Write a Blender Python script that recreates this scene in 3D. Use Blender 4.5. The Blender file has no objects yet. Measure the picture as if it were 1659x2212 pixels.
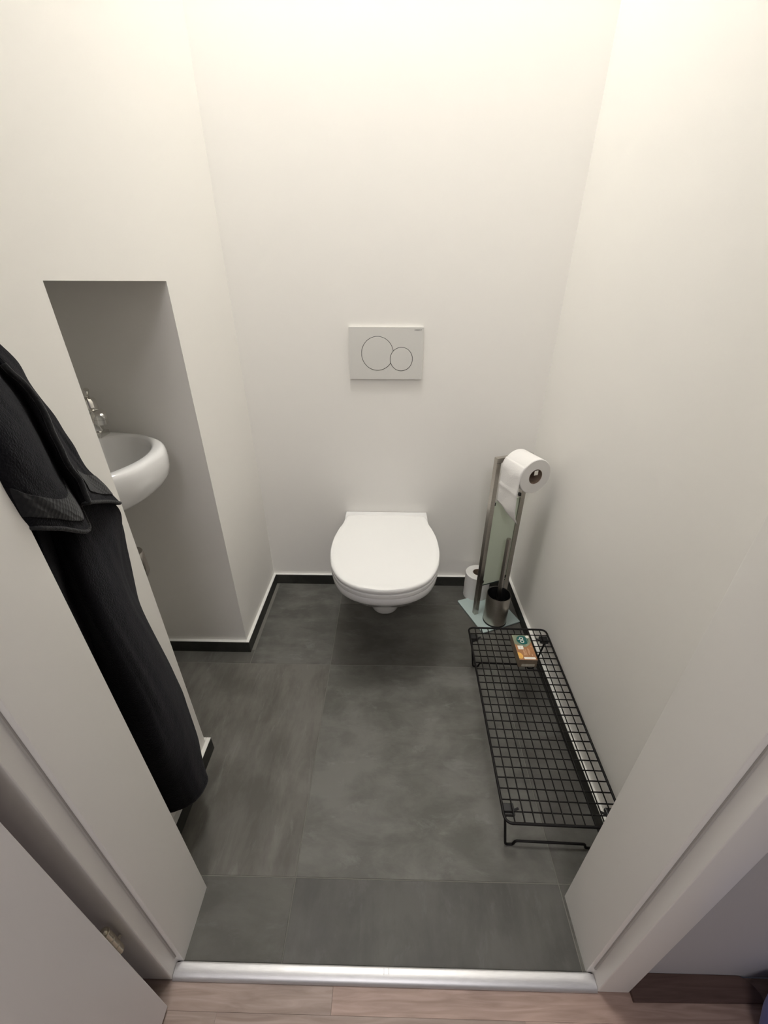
import bpy, bmesh, math, random
import numpy as np
from mathutils import Vector, Matrix

random.seed(4)
C = bpy.context.scene.collection
S = bpy.context.scene

# ------------------------------------------------------------------ camera
# x to the right, y away from the viewer (back wall at y = 0), z up
F_PX, PITCH, YAW, ROLL = 885.217, 0.511991, 0.016674, 0.003770
CAM = Vector((0.518394, -1.463680, 1.193241))
_cy, _sy = math.cos(YAW), math.sin(YAW)
_f = Vector((-_sy * math.cos(PITCH), _cy * math.cos(PITCH), -math.sin(PITCH)))
_r = Vector((_cy, _sy, 0)); _u = _r.cross(_f)
_c, _s = math.cos(ROLL), math.sin(ROLL)
_R = _r * _c + _u * _s; _U = _u * _c - _r * _s
cd = bpy.data.cameras.new('camera'); cam = bpy.data.objects.new('camera', cd); C.objects.link(cam)
cam.matrix_world = Matrix(((_R.x, _U.x, -_f.x, CAM.x), (_R.y, _U.y, -_f.y, CAM.y), (_R.z, _U.z, -_f.z, CAM.z), (0, 0, 0, 1)))
cd.sensor_fit = 'HORIZONTAL'; cd.sensor_width = 36; cd.lens = F_PX * 36 / 1659
cd.clip_start = 0.02; cd.clip_end = 50
S.camera = cam

# ------------------------------------------------------------------ world, lights, exposure
w = bpy.data.worlds.new('world'); S.world = w; w.use_nodes = True
w.node_tree.nodes['Background'].inputs[0].default_value = (0.55, 0.56, 0.75, 1)
w.node_tree.nodes['Background'].inputs[1].default_value = 0.02

def area(name, loc, size, power, col, rot=(0, 0, 0), shape='DISK', spread=180):
    l = bpy.data.lights.new(name, 'AREA'); l.shape = shape; l.size = size; l.energy = power; l.color = col; l.spread = math.radians(spread)
    o = bpy.data.objects.new(name, l); C.objects.link(o); o.location = loc; o.rotation_euler = rot
    return o
ROOM_H = 3.15
LAMP = (0.42, -0.47)
# ceiling lamp: a downward face, plus an upward fill added to flatten the light
area('room_lamp_light', (LAMP[0], LAMP[1], ROOM_H - 0.165), 0.34, 7.2, (1.0, 0.995, 0.985), spread=150)
area('room_fill_up', (LAMP[0], LAMP[1], ROOM_H - 0.150), 0.34, 14.0, (1.0, 0.995, 0.985), (math.pi, 0, 0))
area('hall_fill_light', (0.50, -2.55, 2.30), 0.60, 12, (1.0, 0.965, 0.985))  # unseen hall source, added to throw frontal fill into the room

S.view_settings.view_transform = 'Standard'; S.view_settings.look = 'None'
S.view_settings.gamma = 1; S.view_settings.use_curve_mapping = False
S.view_settings.exposure = 0.36

# ------------------------------------------------------------------ materials
def mat(name, col, rough=0.5, metal=0.0, bump=None, var=None, trans=0.0, spec=None, sheen=0.0, coat=0.0, alpha=None):
    """bump=(scale, strength, distance) var=(scale, amount, stretch)"""
    m = bpy.data.materials.new(name); m.use_nodes = True
    nt = m.node_tree; b = nt.nodes['Principled BSDF']
    b.inputs['Base Color'].default_value = (*col, 1); b.inputs['Roughness'].default_value = rough
    b.inputs['Metallic'].default_value = metal; b.inputs['Transmission Weight'].default_value = trans
    if spec is not None: b.inputs['Specular IOR Level'].default_value = spec
    if sheen:
        b.inputs['Sheen Weight'].default_value = sheen; b.inputs['Sheen Roughness'].default_value = 0.5
    if coat: b.inputs['Coat Weight'].default_value = coat; b.inputs['Coat Roughness'].default_value = 0.05
    tc = nt.nodes.new('ShaderNodeTexCoord')
    if bump:
        n = nt.nodes.new('ShaderNodeTexNoise'); n.inputs['Scale'].default_value = bump[0]; n.inputs['Detail'].default_value = 4
        nt.links.new(tc.outputs['Object'], n.inputs['Vector'])
        k = nt.nodes.new('ShaderNodeBump'); k.inputs['Strength'].default_value = bump[1]; k.inputs['Distance'].default_value = bump[2]
        nt.links.new(n.outputs['Fac'], k.inputs['Height']); nt.links.new(k.outputs['Normal'], b.inputs['Normal'])
    if var:
        mp = nt.nodes.new('ShaderNodeMapping'); mp.inputs['Scale'].default_value = var[2] if len(var) > 2 else (1, 1, 1)
        n = nt.nodes.new('ShaderNodeTexNoise'); n.inputs['Scale'].default_value = var[0]; n.inputs['Detail'].default_value = 5
        r = nt.nodes.new('ShaderNodeMapRange'); r.inputs['From Min'].default_value = 0.3; r.inputs['From Max'].default_value = 0.7
        r.inputs['To Min'].default_value = 1 - var[1]; r.inputs['To Max'].default_value = 1 + var[1]
        mx = nt.nodes.new('ShaderNodeVectorMath'); mx.operation = 'SCALE'; mx.inputs[0].default_value = col
        nt.links.new(tc.outputs['Object'], mp.inputs['Vector']); nt.links.new(mp.outputs['Vector'], n.inputs['Vector'])
        nt.links.new(n.outputs['Fac'], r.inputs['Value']); nt.links.new(r.outputs['Result'], mx.inputs['Scale'])
        nt.links.new(mx.outputs['Vector'], b.inputs['Base Color'])
    return m

def concrete_mat(name, stretch, seed, lo, hi):
    m = bpy.data.materials.new(name); m.use_nodes = True; nt = m.node_tree; N = nt.nodes; L = nt.links
    b = N['Principled BSDF']; tc = N.new('ShaderNodeTexCoord')
    def noise(scale, st, det=6, rough=0.6, off=0.0):
        mp = N.new('ShaderNodeMapping'); mp.inputs['Scale'].default_value = st; mp.inputs['Location'].default_value = (seed * 3.1 + off, seed * 1.7, 0)
        n = N.new('ShaderNodeTexNoise'); n.inputs['Scale'].default_value = scale; n.inputs['Detail'].default_value = det
        n.inputs['Roughness'].default_value = rough; n.inputs['Distortion'].default_value = 0.4
        L.new(tc.outputs['Object'], mp.inputs['Vector']); L.new(mp.outputs['Vector'], n.inputs['Vector']); return n
    n1 = noise(5.0, (1, 1, 1), 8, 0.6); n2 = noise(9, (stretch[0] ** .5, stretch[1] ** .5, 1), 8, 0.65); n3 = noise(14, (stretch[0] ** .5, stretch[1] ** .5, 1), 9, 0.72, 5.0)
    n4 = noise(60, stretch, 3, 0.6, 9.0)
    r1 = N.new('ShaderNodeValToRGB'); r1.color_ramp.elements[0].position = 0.42; r1.color_ramp.elements[1].position = 0.58
    r1.color_ramp.elements[0].color = (*lo, 1); r1.color_ramp.elements[1].color = (*hi, 1)
    a = N.new('ShaderNodeMath'); a.operation = 'ADD'; a2 = N.new('ShaderNodeMath'); a2.operation = 'MULTIPLY'; a2.inputs[1].default_value = 0.5
    L.new(n1.outputs['Fac'], a.inputs[0]); L.new(n2.outputs['Fac'], a.inputs[1]); L.new(a.outputs[0], a2.inputs[0]); L.new(a2.outputs[0], r1.inputs['Fac'])
    # pale worn streaks
    r2 = N.new('ShaderNodeValToRGB'); r2.color_ramp.elements[0].position = 0.56; r2.color_ramp.elements[1].position = 0.72
    L.new(n3.outputs['Fac'], r2.inputs['Fac'])
    m2 = N.new('ShaderNodeMath'); m2.operation = 'MULTIPLY'; L.new(r2.outputs['Color'], m2.inputs[0]); L.new(n1.outputs['Fac'], m2.inputs[1])
    mx = N.new('ShaderNodeMix'); mx.data_type = 'RGBA'
    L.new(m2.outputs[0], mx.inputs['Factor']); L.new(r1.outputs['Color'], mx.inputs['A']); mx.inputs['B'].default_value = (hi[0] * 1.45, hi[1] * 1.47, hi[2] * 1.55, 1)
    L.new(mx.outputs['Result'], b.inputs['Base Color'])
    rr = N.new('ShaderNodeMapRange'); rr.inputs['To Min'].default_value = 0.42; rr.inputs['To Max'].default_value = 0.62
    L.new(n2.outputs['Fac'], rr.inputs['Value']); L.new(rr.outputs['Result'], b.inputs['Roughness'])
    k = N.new('ShaderNodeBump'); k.inputs['Strength'].default_value = 0.12; k.inputs['Distance'].default_value = 0.001
    L.new(n4.outputs['Fac'], k.inputs['Height']); L.new(k.outputs['Normal'], b.inputs['Normal'])
    b.inputs['Specular IOR Level'].default_value = 0.35
    return m

def wood_mat(name, col, seed):
    m = bpy.data.materials.new(name); m.use_nodes = True; nt = m.node_tree; N = nt.nodes; L = nt.links
    b = N['Principled BSDF']; tc = N.new('ShaderNodeTexCoord')
    mp = N.new('ShaderNodeMapping'); mp.inputs['Scale'].default_value = (1.2, 14, 1); mp.inputs['Location'].default_value = (seed * 2.3, seed * 5.7, 0)
    n = N.new('ShaderNodeTexNoise'); n.inputs['Scale'].default_value = 6; n.inputs['Detail'].default_value = 8; n.inputs['Distortion'].default_value = 1.2
    L.new(tc.outputs['Object'], mp.inputs['Vector']); L.new(mp.outputs['Vector'], n.inputs['Vector'])
    r = N.new('ShaderNodeValToRGB'); r.color_ramp.elements[0].position = 0.3; r.color_ramp.elements[1].position = 0.72
    r.color_ramp.elements[0].color = (col[0] * .72, col[1] * .68, col[2] * .66, 1); r.color_ramp.elements[1].color = (col[0] * 1.2, col[1] * 1.2, col[2] * 1.2, 1)
    L.new(n.outputs['Fac'], r.inputs['Fac']); L.new(r.outputs['Color'], b.inputs['Base Color']); b.inputs['Roughness'].default_value = 0.5
    return m

M = {}
M['wall'] = mat('wall_paint', (0.94, 0.918, 0.868), 0.75, bump=(260, 0.10, 0.0006), spec=0.25)
M['frame'] = mat('frame_lacquer', (0.88, 0.86, 0.815), 0.38, bump=(300, 0.03, 0.0003))
M['door'] = mat('door_lacquer', (0.78, 0.75, 0.745), 0.38, bump=(300, 0.03, 0.0003))
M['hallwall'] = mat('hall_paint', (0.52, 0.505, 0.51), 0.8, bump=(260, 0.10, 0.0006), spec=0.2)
M['caulk'] = mat('white_sealant', (0.86, 0.85, 0.80), 0.5, bump=(120, 0.05, 0.0005))
M['skirt'] = concrete_mat('dark_tile_skirting', (2, 0.3, 1), 11, (0.026, 0.026, 0.022), (0.050, 0.050, 0.043))
M['grout'] = mat('grey_grout', (0.17, 0.163, 0.142), 0.9, bump=(400, 0.2, 0.0005))
M['ceramic'] = mat('white_ceramic', (0.86, 0.855, 0.84), 0.12, bump=(8, 0.02, 0.001), coat=0.3)
M['seat'] = mat('white_seat_plastic', (0.86, 0.855, 0.83), 0.28, bump=(500, 0.02, 0.0002))
M['plate'] = mat('white_plastic_plate', (0.74, 0.73, 0.69), 0.40, bump=(400, 0.02, 0.0002))
M['dark'] = mat('dark_gap', (0.02, 0.02, 0.018), 0.8, bump=(200, 0.1, 0.0003))
M['steel'] = mat('brushed_steel', (0.50, 0.47, 0.43), 0.30, 1.0, bump=(900, 0.06, 0.0002), var=(40, 0.08, (1, 1, 20)))
M['chrome'] = mat('polished_chrome', (0.78, 0.77, 0.74), 0.08, 1.0, var=(30, 0.02))
M['alu'] = mat('brushed_aluminium', (0.62, 0.615, 0.62), 0.42, 0.75, bump=(80, 0.05, 0.0004), var=(60, 0.06, (1, 18, 1)))
M['nickel'] = mat('nickel_hinge', (0.62, 0.58, 0.48), 0.32, 1.0, bump=(120, 0.1, 0.0004))
M['wire'] = mat('black_coated_wire', (0.005, 0.004, 0.004), 0.5, bump=(500, 0.1, 0.0002), spec=0.22)
M['blackp'] = mat('black_plastic', (0.010, 0.010, 0.010), 0.45, bump=(300, 0.1, 0.0002))
M['paper'] = mat('tissue_paper', (0.86, 0.84, 0.81), 0.95, bump=(240, 0.5, 0.0012), spec=0.1)
M['paperend'] = mat('tissue_roll_end', (0.78, 0.765, 0.73), 0.95, bump=(500, 0.3, 0.0008), spec=0.1)
M['card'] = mat('cardboard_core', (0.26, 0.19, 0.14), 0.9, bump=(200, 0.2, 0.0004))
M['blue'] = mat('blue_cloth', (0.22, 0.27, 0.70), 0.9, bump=(200, 0.4, 0.001), sheen=0.3)
M['brownstrip'] = wood_mat('brown_skirting_wood', (0.10, 0.06, 0.05), 7)
M['boxbrown'] = mat('box_copper_print', (0.36, 0.17, 0.075), 0.35, var=(40, 0.12))
M['boxside'] = mat('box_side_card', (0.20, 0.155, 0.11), 0.45, var=(60, 0.15))
M['boxteal'] = mat('box_teal_print', (0.005, 0.105, 0.095), 0.35, var=(40, 0.05))
M['boxgreen'] = mat('box_sage_print', (0.22, 0.25, 0.17), 0.35, var=(30, 0.2))
M['boxwhite'] = mat('box_white_print', (0.82, 0.78, 0.70), 0.4, var=(90, 0.04))
M['boxyellow'] = mat('box_yellow_print', (0.75, 0.42, 0.10), 0.4, var=(60, 0.1))
M['boxpeach'] = mat('box_peach_print', (0.62, 0.40, 0.25), 0.4, var=(60, 0.1))
M['print'] = mat('grey_print', (0.20, 0.20, 0.19), 0.5, var=(60, 0.05))
M['lampglass'] = None

# frosted green glass (satin glass lets some light through)
def frosted(name, col, tr, rough=0.5):
    return mat(name, col, rough, 0.0, bump=(300, 0.05, 0.0003), trans=tr)
M['glassbase'] = frosted('frosted_glass_base', (0.47, 0.57, 0.54), 0.05, 0.28)
M['glasspanel'] = frosted('frosted_glass_panel', (0.72, 0.80, 0.64), 0.06, 0.55)
M['glassedge'] = mat('glass_edge', (0.03, 0.05, 0.045), 0.3, var=(30, 0.1))

def towel_mat():
    m = mat('black_terry_cloth', (0.0065, 0.0065, 0.0075), 1.0, spec=0.03, sheen=0.09)
    nt = m.node_tree; N = nt.nodes; L = nt.links; b = N['Principled BSDF']; tc = N.new('ShaderNodeTexCoord')
    n1 = N.new('ShaderNodeTexNoise'); n1.inputs['Scale'].default_value = 420; n1.inputs['Detail'].default_value = 3
    n2 = N.new('ShaderNodeTexNoise'); n2.inputs['Scale'].default_value = 45; n2.inputs['Detail'].default_value = 4
    for n in (n1, n2): L.new(tc.outputs['Object'], n.inputs['Vector'])
    a = N.new('ShaderNodeMath'); a.operation = 'ADD'; L.new(n1.outputs['Fac'], a.inputs[0]); L.new(n2.outputs['Fac'], a.inputs[1])
    k = N.new('ShaderNodeBump'); k.inputs['Strength'].default_value = 0.9; k.inputs['Distance'].default_value = 0.002
    L.new(a.outputs[0], k.inputs['Height']); L.new(k.outputs['Normal'], b.inputs['Normal'])
    b.inputs['Sheen Tint'].default_value = (0.75, 0.75, 0.8, 1)
    return m
M['towel'] = towel_mat()
def dobby_mat():
    m = mat('black_dobby_border', (0.014, 0.014, 0.015), 0.95, spec=0.1, sheen=0.15)
    nt = m.node_tree; N = nt.nodes; L = nt.links; tc = N.new('ShaderNodeTexCoord')
    v = N.new('ShaderNodeTexVoronoi'); v.inputs['Scale'].default_value = 150; v.inputs['Randomness'].default_value = 0.25
    mp = N.new('ShaderNodeMapping'); mp.inputs['Scale'].default_value = (0.02, 1, 1); mp.inputs['Rotation'].default_value = (math.radians(45), 0, 0)
    L.new(tc.outputs['Object'], mp.inputs['Vector']); L.new(mp.outputs['Vector'], v.inputs['Vector'])
    k = N.new('ShaderNodeBump'); k.inputs['Strength'].default_value = 0.7; k.inputs['Distance'].default_value = 0.0022
    L.new(v.outputs['Distance'], k.inputs['Height']); L.new(k.outputs['Normal'], N['Principled BSDF'].inputs['Normal'])
    return m
M['dobby'] = dobby_mat()
M['towelhem'] = mat('black_flat_weave', (0.016, 0.016, 0.017), 0.9, bump=(220, 0.9, 0.002), spec=0.1, sheen=0.15)

# ------------------------------------------------------------------ helpers
def link(name, bm, m, parent=None, smooth=False, mats=None):
    me = bpy.data.meshes.new(name); bm.normal_update(); bm.to_mesh(me); bm.free()
    for x in (mats or [m]): me.materials.append(x)
    if smooth:
        for p in me.polygons: p.use_smooth = True
    o = bpy.data.objects.new(name, me); C.objects.link(o)
    if parent is not None: o.parent = parent
    return o
def tag(o, label, cat, group=None, kind=None):
    o['label'] = label; o['category'] = cat
    if group: o['group'] = group
    if kind: o['kind'] = kind
    return o
def struct(o):
    o['kind'] = 'structure'; return o
def empty(name, loc=(0, 0, 0), rz=0):
    o = bpy.data.objects.new(name, None); C.objects.link(o); o.location = loc; o.rotation_euler = (0, 0, rz); o.empty_display_size = 0.05
    return o
def add_box(bm, a, b, bev=0.0, seg=2):
    r = bmesh.ops.create_cube(bm, size=1)
    vs = r['verts']; c = [(a[i] + b[i]) / 2 for i in range(3)]; s = [abs(b[i] - a[i]) for i in range(3)]
    for v in vs: v.co = Vector((v.co.x * s[0] + c[0], v.co.y * s[1] + c[1], v.co.z * s[2] + c[2]))
    if bev:
        es = list({e for v in vs for e in v.link_edges})
        bmesh.ops.bevel(bm, geom=es, offset=bev, segments=seg, affect='EDGES', profile=0.6)
    return bm
def box(name, a, b, m, parent=None, bev=0.0, seg=2):
    return link(name, add_box(bmesh.new(), a, b, bev, seg), m, parent)
def add_tube(bm, pts, r, n=8, cap=True, closed=False):
    pts = [Vector(p) for p in pts]; rings = []; prev = None; N = len(pts)
    for i, p in enumerate(pts):
        if closed: t = (pts[(i + 1) % N] - pts[i - 1]).normalized()
        else: t = (pts[min(i + 1, N - 1)] - pts[max(i - 1, 0)]).normalized()
        if prev is None:
            up = Vector((0, 0, 1)) if abs(t.z) < 0.9 else Vector((1, 0, 0)); a = t.cross(up).normalized()
        else: a = (prev - t * prev.dot(t)).normalized()
        prev = a; b = t.cross(a)
        rr = r[i] if isinstance(r, (list, tuple)) else r
        rings.append([bm.verts.new(p + a * math.cos(k * 2 * math.pi / n) * rr + b * math.sin(k * 2 * math.pi / n) * rr) for k in range(n)])
    for i in range(N if closed else N - 1):
        A, B = rings[i], rings[(i + 1) % N]
        for k in range(n): bm.faces.new((A[k], A[(k + 1) % n], B[(k + 1) % n], B[k]))
    if cap and not closed: bm.faces.new(rings[0][::-1]); bm.faces.new(rings[-1])
    return bm
def arc_path(pts, r, n=5):
    """round the corners of an open polyline"""
    pts = [Vector(p) for p in pts]; out = [pts[0]]
    for i in range(1, len(pts) - 1):
        p = pts[i]; a = (pts[i - 1] - p); b = (pts[i + 1] - p); q = min(r, a.length * .49, b.length * .49)
        A = p + a.normalized() * q; B = p + b.normalized() * q
        for k in range(n + 1):
            t = k / n; out.append(A * (1 - t) ** 2 + p * 2 * t * (1 - t) + B * t * t)
    out.append(pts[-1]); return out
def add_lathe(bm, prof, n=40, center=(0, 0, 0), axis=Vector((0, 0, 1)), closed=False):
    """prof: list of (radius, height along axis)"""
    axis = Vector(axis).normalized(); up = Vector((0, 0, 1)) if abs(axis.z) < .9 else Vector((1, 0, 0))
    a = axis.cross(up).normalized(); b = axis.cross(a); c = Vector(center); rings = []
    for r, h in prof:
        if r < 1e-6: rings.append([bm.verts.new(c + axis * h)])
        else: rings.append([bm.verts.new(c + axis * h + (a * math.cos(k * 2 * math.pi / n) + b * math.sin(k * 2 * math.pi / n)) * r) for k in range(n)])
    R = range(len(rings)) if closed else range(len(rings) - 1)
    for i in R:
        A, B = rings[i], rings[(i + 1) % len(rings)]
        for k in range(n):
            k2 = (k + 1) % n
            if len(A) == 1 and len(B) == 1: continue
            if len(A) == 1: bm.faces.new((A[0], B[k2], B[k]))
            elif len(B) == 1: bm.faces.new((A[k], A[k2], B[0]))
            else: bm.faces.new((A[k], A[k2], B[k2], B[k]))
    bmesh.ops.recalc_face_normals(bm, faces=bm.faces[:])
    return bm
def add_loft(bm, rings, cap=(True, True)):
    R = [[bm.verts.new(p) for p in r] for r in rings]; n = len(R[0])
    for i in range(len(R) - 1):
        for k in range(n): bm.faces.new((R[i][k], R[i][(k + 1) % n], R[i + 1][(k + 1) % n], R[i + 1][k]))
    if cap[0]: bm.faces.new(R[0][::-1])
    if cap[1]: bm.faces.new(R[-1])
    bmesh.ops.recalc_face_normals(bm, faces=bm.faces[:])
    return bm
def smooth_by_angle(o, deg=35):
    me = o.data
    for p in me.polygons: p.use_smooth = True
    bm = bmesh.new(); bm.from_mesh(me)
    for e in bm.edges:
        if len(e.link_faces) == 2 and e.calc_face_angle(0) > math.radians(deg): e.smooth = False
    bm.to_mesh(me); bm.free(); return o
def text_mesh(name, body, size, m, parent, loc, rot, extrude=0.00005, spacing=1.0, align='CENTER', sx=1.0):
    cu = bpy.data.curves.new(name, 'FONT'); cu.body = body; cu.size = size; cu.extrude = extrude; cu.align_x = align; cu.align_y = 'CENTER'
    cu.space_character = spacing
    t = bpy.data.objects.new(name, cu); C.objects.link(t)
    dg = bpy.context.evaluated_depsgraph_get(); me = bpy.data.meshes.new_from_object(t.evaluated_get(dg))
    bpy.data.objects.remove(t); bpy.data.curves.remove(cu)
    me.materials.clear(); me.materials.append(m)
    o = bpy.data.objects.new(name, me); C.objects.link(o); o.parent = parent; o.location = loc; o.rotation_euler = rot; o.scale = (sx, 1, 1)
    return o

# ================================================================== SETTING
XR = 1.057            # right wall
NY0, NY1, NZ, NX = -0.776, -0.396, 1.193, -0.34   # niche
YF, YH = -1.080, -1.195     # front wall: room side, hall side
JL, JR = 0.115, 0.918       # door lining faces
def wall_piece(bm, a, b): add_box(bm, a, b)

# walls ---------------------------------------------------------------
bm = bmesh.new()
add_box(bm, (-0.45, NY1, 0), (0, 0.12, ROOM_H)); add_box(bm, (-0.45, YF, 0), (0, NY0, ROOM_H)); add_box(bm, (-0.45, NY0, NZ), (0, NY1, ROOM_H))
add_box(bm, (-0.45, NY0, 0), (NX, NY1, NZ))
wl = struct(link('wall_left', bm, M['wall']))
struct(box('wall_back', (0, 0, 0), (XR, 0.12, ROOM_H), M['wall']))
struct(box('wall_right', (XR, YF, 0), (XR + 0.12, 0.12, ROOM_H), M['wall']))
bm = bmesh.new()
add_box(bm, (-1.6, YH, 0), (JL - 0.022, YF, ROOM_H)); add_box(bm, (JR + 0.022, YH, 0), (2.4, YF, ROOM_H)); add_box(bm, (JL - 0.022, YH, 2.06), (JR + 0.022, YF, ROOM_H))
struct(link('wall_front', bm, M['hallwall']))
bm = bmesh.new(); add_box(bm, (-1.7, -3.1, 0), (-1.6, YF, ROOM_H)); struct(link('wall_hall_left', bm, M['hallwall']))
bm = bmesh.new(); add_box(bm, (2.4, -3.1, 0), (2.5, YF, ROOM_H)); struct(link('wall_hall_right', bm, M['hallwall']))
bm = bmesh.new(); add_box(bm, (-1.7, -3.2, 0), (2.5, -3.1, ROOM_H)); struct(link('wall_hall_back', bm, M['hallwall']))
struct(box('ceiling', (-1.7, -3.2, ROOM_H), (2.5, 0.12, ROOM_H + 0.1), M['wall']))

# tiled floor: grout bed with each tile its own piece -------------------
bm = bmesh.new(); add_box(bm, (-0.45, -1.1955, -0.06), (1.08, 0.02, -0.0008))
fl = struct(link('floor', bm, M['grout']))
JX, G = 0.312, 0.0011
tiles = [  # x0, x1, y0, y1
    (NX, 0.024, -0.458, NY1 - 0.0, 0), (0.024, JX, -0.458, 0.0, 1), (JX, 0.912, -0.138, 0.0, 2), (JX, 0.912, -0.458, -0.138, 3), (0.912, XR, -0.138, 0.0, 1), (0.912, XR, -0.458, -0.138, 0),
    (-0.288, JX, -1.058, -0.458, 4), (JX, 0.912, -1.058, -0.458, 5), (0.912, XR, -1.058, -0.458, 2), (NX, -0.288, -1.058, -0.458, 1),
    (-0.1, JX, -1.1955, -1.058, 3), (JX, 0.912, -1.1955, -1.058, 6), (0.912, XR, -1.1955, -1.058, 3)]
tm = [concrete_mat('concrete_tile_%s' % n, st, k, lo, hi) for k, (n, st, lo, hi) in enumerate([
    ('plain', (3, 0.5, 1), (0.083, 0.079, 0.069), (0.119, 0.116, 0.102)),
    ('cloudy', (0.5, 3, 1), (0.085, 0.083, 0.073), (0.139, 0.136, 0.121)),
    ('even', (0.6, 3, 1), (0.083, 0.079, 0.069), (0.125, 0.122, 0.108)),
    ('dark', (0.6, 3, 1), (0.074, 0.071, 0.061), (0.111, 0.108, 0.094)),
    ('streaked', (5, 0.35, 1), (0.094, 0.088, 0.075), (0.153, 0.146, 0.127)),
    ('worn', (0.5, 2.2, 1), (0.096, 0.094, 0.081), (0.159, 0.156, 0.138))])]
tm.append(concrete_mat('concrete_tile_shaded', (3, 0.5, 1), 9, (0.066, 0.064, 0.057), (0.098, 0.095, 0.085)))  # darker copy of the plain tile: shade by the doorway put into its colour
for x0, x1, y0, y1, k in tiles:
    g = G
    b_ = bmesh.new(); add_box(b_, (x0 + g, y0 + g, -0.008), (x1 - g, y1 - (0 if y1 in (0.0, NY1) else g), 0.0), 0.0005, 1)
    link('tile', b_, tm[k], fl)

# skirting tiles with a white sealant line on top -----------------------
T, HB = 0.012, 0.050
def skirt(name, runs):
    """runs: list of (x0,y0,x1,y1) boxes in plan"""
    o = None
    bm = bmesh.new(); bc = bmesh.new()
    for (x0, y0, x1, y1) in runs:
        add_box(bm, (x0, y0, 0), (x1, y1, HB - 0.001), 0.0006, 1)
        add_box(bc, (x0 + .0003, y0 + .0003, HB - 0.001), (x1 - .0003, y1 - .0003, HB + 0.0012), 0.0004, 1)
    o = struct(link(name, bm, M['skirt']))
    link('sealant_line', bc, M['caulk'], o)
    return o
skirt('baseboard_back', [(T, -T, 0.62, 0), (0.62, -T, XR - T, 0)])
skirt('baseboard_left', [(0, NY1 - T, T, 0), (0, -1.068, T, NY0 + T)])
skirt('baseboard_right', [(XR - T, -1.068, XR, 0)])
skirt('baseboard_niche', [(NX + T, NY1 - T, 0, NY1), (NX, NY0 + T, NX + T, NY1), (NX + T, NY0, 0, NY0 + T)])
skirt('baseboard_front', [(0, YF, JL - 0.022, YF + T), (JR + 0.022, YF, XR, YF + T)])

# door frame --------------------------------------------------------------
def frame_side(s):
    """profile in plan, extruded up; s=-1 left side, +1 right side"""
    fx = JL if s < 0 else JR
    def X(d): return fx + s * d
    prof = [(X(0), YF + 0.002), (X(0), YH), (X(0.012), YH), (X(0.012), YH - 0.025), (X(0.073), YH - 0.025), (X(0.073), YH - 0.0002), (X(0.024), YH - 0.0002), (X(0.024), YF + 0.002)]
    if s < 0: prof = prof[::-1]
    bm = bmesh.new(); lo = [bm.verts.new((x, y, 0.0)) for x, y in prof]; hi = [bm.verts.new((x, y, 2.06)) for x, y in prof]
    n = len(prof)
    for k in range(n): bm.faces.new((lo[k], lo[(k + 1) % n], hi[(k + 1) % n], hi[k]))
    bm.faces.new(lo[::-1]); bm.faces.new(hi)
    bmesh.ops.recalc_face_normals(bm, faces=bm.faces[:])
    es = [e for e in bm.edges if abs(e.verts[0].co.z - e.verts[1].co.z) > 1]
    bmesh.ops.bevel(bm, geom=es, offset=0.0022, segments=3, affect='EDGES', profile=0.5)
    return bm
tl = struct(smooth_by_angle(link('trim_left', frame_side(-1), M['frame']), 30))
tr = struct(smooth_by_angle(link('trim_right', frame_side(1), M['frame']), 30))
# rubber draught seals in the rebate and plinth blocks reaching over the skirting
for s, par, fx in ((-1, tl, JL), (1, tr, JR)):
    link('rubber_seal', add_tube(bmesh.new(), [(fx + s * 0.0105, YH - 0.0015, 0.03), (fx + s * 0.0105, YH - 0.0015, 2.03)], 0.0022, 6), mat('grey_seal', (0.48, 0.46, 0.43), 0.6, bump=(100, 0.1, 0.0003)), par)
struct(box('trim_top', (JL - 0.073, YH - 0.025, 2.0605), (JR + 0.073, YF + 0.002, 2.12), M['frame'], bev=0.002))

# threshold strip -----------------------------------------------------------
bm = bmesh.new()
prof = [(-1.1962, 0.0002), (-1.1962, 0.0060), (-1.1990, 0.0078), (-1.2080, 0.0082), (-1.2110, 0.0074), (-1.2165, 0.0066), (-1.2215, 0.0030), (-1.2225, 0.0002)]
L_ = [bm.verts.new((JL - 0.0005 if y > -1.1985 else JL - 0.0112, y, z)) for y, z in prof]
R_ = [bm.verts.new((JR + 0.0005 if y > -1.1985 else JR + 0.0112, y, z)) for y, z in prof]
n = len(prof)
for k in range(n): bm.faces.new((L_[k], L_[(k + 1) % n], R_[(k + 1) % n], R_[k]))
bm.faces.new(L_[::-1]); bm.faces.new(R_); bmesh.ops.recalc_face_normals(bm, faces=bm.faces[:])
th = tag(smooth_by_angle(link('threshold_strip', bm, M['alu']), 50), 'shiny aluminium threshold strip across the doorway between tiles and wood floor', 'threshold')
bm = bmesh.new(); add_box(bm, (0.5170, -1.2080, 0.00815), (0.5176, -1.1990, 0.0084)); add_box(bm, (0.5265, -1.2070, 0.00815), (0.5274, -1.1985, 0.0084))
link('scratch', bm, M['print'], th)

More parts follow.
